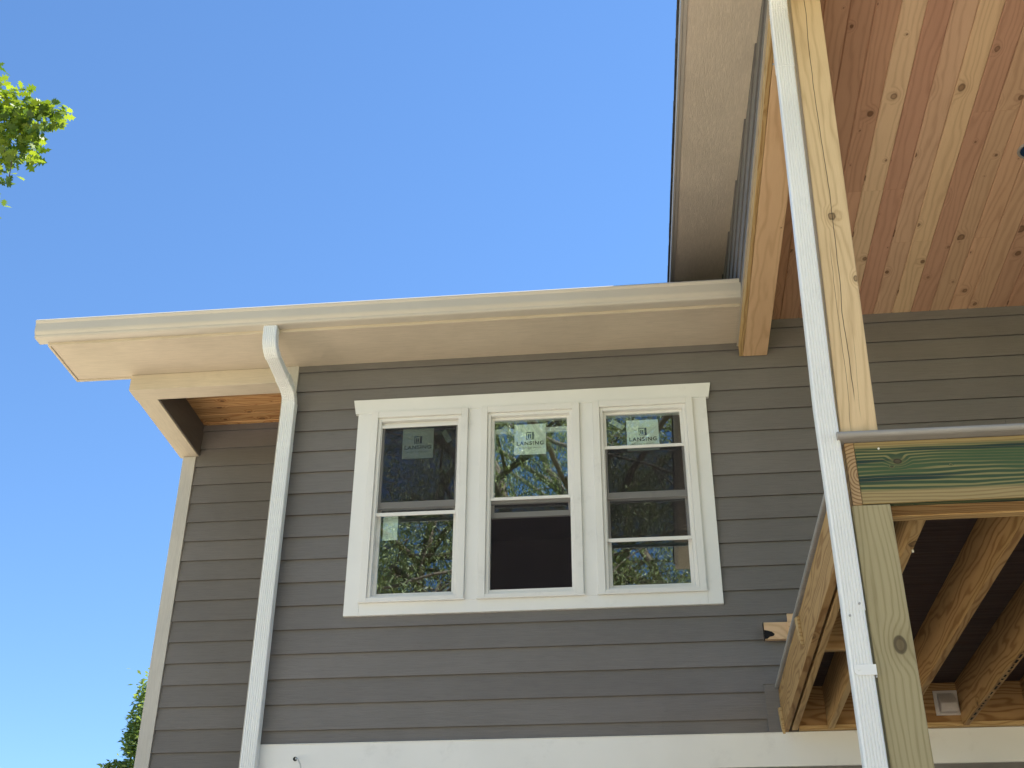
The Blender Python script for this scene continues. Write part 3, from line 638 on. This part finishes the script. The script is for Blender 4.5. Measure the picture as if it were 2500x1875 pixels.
# ------------------------------------------------------------------ trees
class Leaves:
    """many small leaf faces built with numpy, one mesh"""
    def __init__(s): s.P = []; s.T = []
    def add(s, pts, sizes, shape, droop, rs):
        n = len(pts); pts = np.asarray(pts, float); sizes = np.asarray(sizes)[:, None]
        a = rs.uniform(0, 2*np.pi, n); d = np.stack([np.cos(a), np.sin(a), rs.uniform(-.7, .5, n)-droop*2.2], 1); d /= np.linalg.norm(d, axis=1)[:, None]
        nn = rs.normal(0, 1, (n, 3)); nn[:, 2] += .8; nn -= d*(nn*d).sum(1)[:, None]; nn /= np.linalg.norm(nn, axis=1)[:, None]; w = np.cross(d, nn)
        s.P.append(np.stack([pts+d*q[0]*sizes+w*q[1]*sizes+nn*q[2]*sizes for q in shape], 1)); s.T.append(rs.uniform(0, 1, n))
    def build(s, name, mat, parent):
        P = np.concatenate(s.P); T = np.concatenate(s.T); n, k, _ = P.shape; V = P.reshape(-1, 3); c = (V.min(0)+V.max(0))/2
        me = bpy.data.meshes.new(name); me.vertices.add(n*k); me.vertices.foreach_set('co', (V-c).ravel())
        me.loops.add(n*k); me.loops.foreach_set('vertex_index', np.arange(n*k)); me.polygons.add(n)
        me.polygons.foreach_set('loop_start', np.arange(n)*k); me.polygons.foreach_set('loop_total', np.full(n, k)); me.update(calc_edges=True)
        ca = me.color_attributes.new('tint', 'FLOAT_COLOR', 'CORNER'); t = np.repeat(T, k); ca.data.foreach_set('color', np.stack([t, t, t, t*0+1], 1).ravel())
        me.materials.append(M[mat]); o = bpy.data.objects.new(name, me); col.objects.link(o); o.parent = parent; o.location = Vector(c)-org[parent]; org[o] = Vector(c); return o
DIAM = [(0, 0, 0), (.4, .2, .03), (1, 0, -.06), (.4, -.2, .03)]
NARROW = [(0, 0, 0), (.4, .13, .02), (1, 0, -.08), (.4, -.13, .02)]
OAK = [(0, 0, 0), (.18, .10, .02), (.22, .30, .05), (.36, .14, .03), (.48, .42, .05), (.60, .16, .02), (.74, .32, .02), (.82, .12, 0), (1.0, .0, -.05), (.82, -.12, 0), (.74, -.32, .02), (.60, -.16, .02), (.48, -.42, .05), (.36, -.14, .03), (.22, -.30, .05), (.18, -.10, .02)]
def grow(m, p, d, L, r, depth, rs, tips, keep=None, spread=.6, droop=0.):
    p = Vector(p); n = 4; path = [tuple(p)]; q = p.copy(); dd = Vector(d).normalized()
    for i in range(n):
        dd = (dd+Vector((rs.normal()*.10, rs.normal()*.10, rs.normal()*.07-droop*.05))).normalized(); q = q+dd*(L/n); path.append(tuple(q))
        if depth <= 2: tips.append((tuple(q), depth))
    m.tube(path, r, r*.55, 7 if r > .05 else 5)
    if depth == 0: return
    for k in range(rs.integers(2, 5) if depth > 1 else 3):
        a = rs.uniform(0, 2*math.pi); t = rs.uniform(.35, 1.)
        base = Vector(path[min(n, int(t*n)+ (1 if k == 0 else 0))])
        s1 = Vector((math.cos(a), math.sin(a), rs.uniform(-.2, .5)-droop)); nd = (dd*(1-spread)+s1*spread).normalized()
        if keep and not keep(base+nd*L*.7): continue
        grow(m, base, nd, L*rs.uniform(.6, .8), r*(.52 if depth > 2 else .42), depth-1, rs, tips, keep, spread, droop)
def tree(name, label, loc, H, seed, mat, shape, nleaf, lsize, spread=.55, droop=0., keep=None, clumps=(), csig=.38, twigs=(), depth=4, L0=None, cat='tree', group=None, sub=1.):
    rs = np.random.default_rng(seed); t = thing(name, loc, label, cat, group)
    tm = Mesh(); tips = []; x, y, z = loc; L0 = L0 or H*.36
    tm.tube([(x, y, z), (x+.05, y, z+H*.12), (x, y+.05, z+H*.26)], H*.028, H*.02, 12)
    for k in range(5):
        a = 2*math.pi*k/5+rs.uniform(-.4, .4); dd = (math.cos(a)*.6, math.sin(a)*.6, 1.1) if k else (0, 0, 1)
        grow(tm, (x, y+.05, z+H*.26), dd, L0, H*.007, depth-1, rs, tips, keep, spread, droop)
    for tw in twigs: tm.tube(tw, .012, .005, 5)
    tm.build('trunk', 'bark', t)
    cm = Leaves(); T = np.array([p for p, d in tips]); T = T[rs.permutation(len(T))[:max(30, int(len(T)*sub))]]; pts = T[rs.integers(0, len(T), nleaf)]+rs.normal(0, csig, (nleaf, 3))*np.array([1, 1, .8])
    if keep: pts = np.array([p for p in pts if keep(Vector(p))])
    cm.add(pts, rs.uniform(.7, 1.2, len(pts))*lsize, shape, droop, rs)
    for (c, rad, n_) in clumps:
        d = rs.normal(0, 1, (n_, 3)); d /= np.linalg.norm(d, axis=1)[:, None]; rr = rs.uniform(.15, 1, (n_, 1))**.5
        pp = np.array(c)+d*rr*np.array(rad); cm.add(pp, rs.uniform(.7, 1.2, n_)*lsize, shape, droop, rs)
    cm.build('crown', mat, t); return t
# oak whose branch tips enter the picture from the left
keep_oak = lambda p: p.x < -.80*p.y and p.x < -6.6
tree('oak_tree', 'oak tree reaching in at the upper left with yellow green lobed leaves', (-12.2, 9.6, G), 13., 3, 'oak_leaf', OAK, 5200, .125, keep=keep_oak, csig=.45,
     clumps=[((-6.45, 9.0, 8.95), (.42, .35, .38), 240), ((-6.05, 9.0, 8.85), (.28, .25, .27), 105), ((-5.90, 9.0, 8.98), (.16, .12, .14), 34), ((-6.15, 9.0, 8.55), (.26, .25, .26), 110), ((-6.45, 9.0, 8.5), (.2, .2, .2), 40),
             ((-6.70, 9.0, 9.50), (.18, .2, .25), 40), ((-6.5, 9.0, 9.2), (.3, .3, .22), 60), ((-6.45, 9.0, 7.72), (.2, .2, .22), 34), ((-6.75, 9.0, 9.85), (.14, .15, .16), 14), ((-6.6, 9.0, 8.35), (.2, .2, .2), 40), ((-6.22, 9., 8.12), (.13, .1, .12), 12), ((-6.55, 9.0, 8.15), (.14, .2, .2), 22), ((-6.45, 9.0, 7.75), (.16, .15, .2), 34), ((-6.27, 9.0, 7.80), (.12, .1, .11), 14), ((-6.52, 9.0, 7.50), (.14, .1, .16), 22), ((-6.62, 9.0, 7.15), (.10, .1, .1), 6)],
     twigs=[[(-8.0, 9.1, 8.6), (-7.2, 9.05, 8.75), (-6.7, 9, 8.8), (-6.3, 9, 8.9), (-5.85, 9, 8.98)], [(-6.8, 9.02, 8.78), (-6.45, 9, 8.65), (-6.2, 9, 8.35), (-6.18, 9, 8.1)], [(-7.2, 9.05, 8.7), (-6.75, 9, 8.35), (-6.5, 9, 8.1), (-6.38, 9, 7.85), (-6.5, 9, 7.5)], [(-6.38, 9, 7.85), (-6.22, 9, 7.78)]])
# distant tree behind the left corner
keep_far = lambda p: p.x > -12.3-.01*p.z
tree('maple_tree', 'distant green tree showing behind the left corner of the house', (-9.8, 31, G), 12.5, 5, 'maple_leaf', DIAM, 60000, .15, keep=keep_far, csig=.35,
     clumps=[((-12.75, 30, 9.0), (.35, .5, .5), 700), ((-12.85, 30, 8.4), (.35, .5, .5), 750), ((-12.95, 30, 7.95), (.3, .5, .4), 600), ((-12.7, 30, 7.5), (.5, .5, .6), 1200), ((-13.3, 30, 7.15), (.42, .4, .3), 600), ((-12.6, 30, 6.8), (.6, .5, .5), 900)])
# trees behind the camera, mirrored in the panes
G3 = 'trees facing the house'
tree('willow_tree', 'feathery tree behind the viewer mirrored in the left pane', (-6.2, -12.5, G), 27., 11, 'willow_leaf', NARROW, 110000, .13, droop=.45, csig=.36, depth=5, sub=.22, L0=8.4, group=G3)
tree('willow_tree', 'tall feathery tree behind the viewer mirrored in the middle pane', (-1.6, -15.5, G), 31., 12, 'willow_leaf', NARROW, 130000, .13, droop=.45, csig=.36, depth=5, sub=.22, L0=9.6, group=G3)
tree('willow_tree', 'open feathery tree behind the viewer mirrored in the right pane', (2.6, -12.0, G), 25., 13, 'willow_leaf', NARROW, 70000, .13, droop=.45, csig=.36, depth=5, sub=.22, L0=7.4, group=G3)
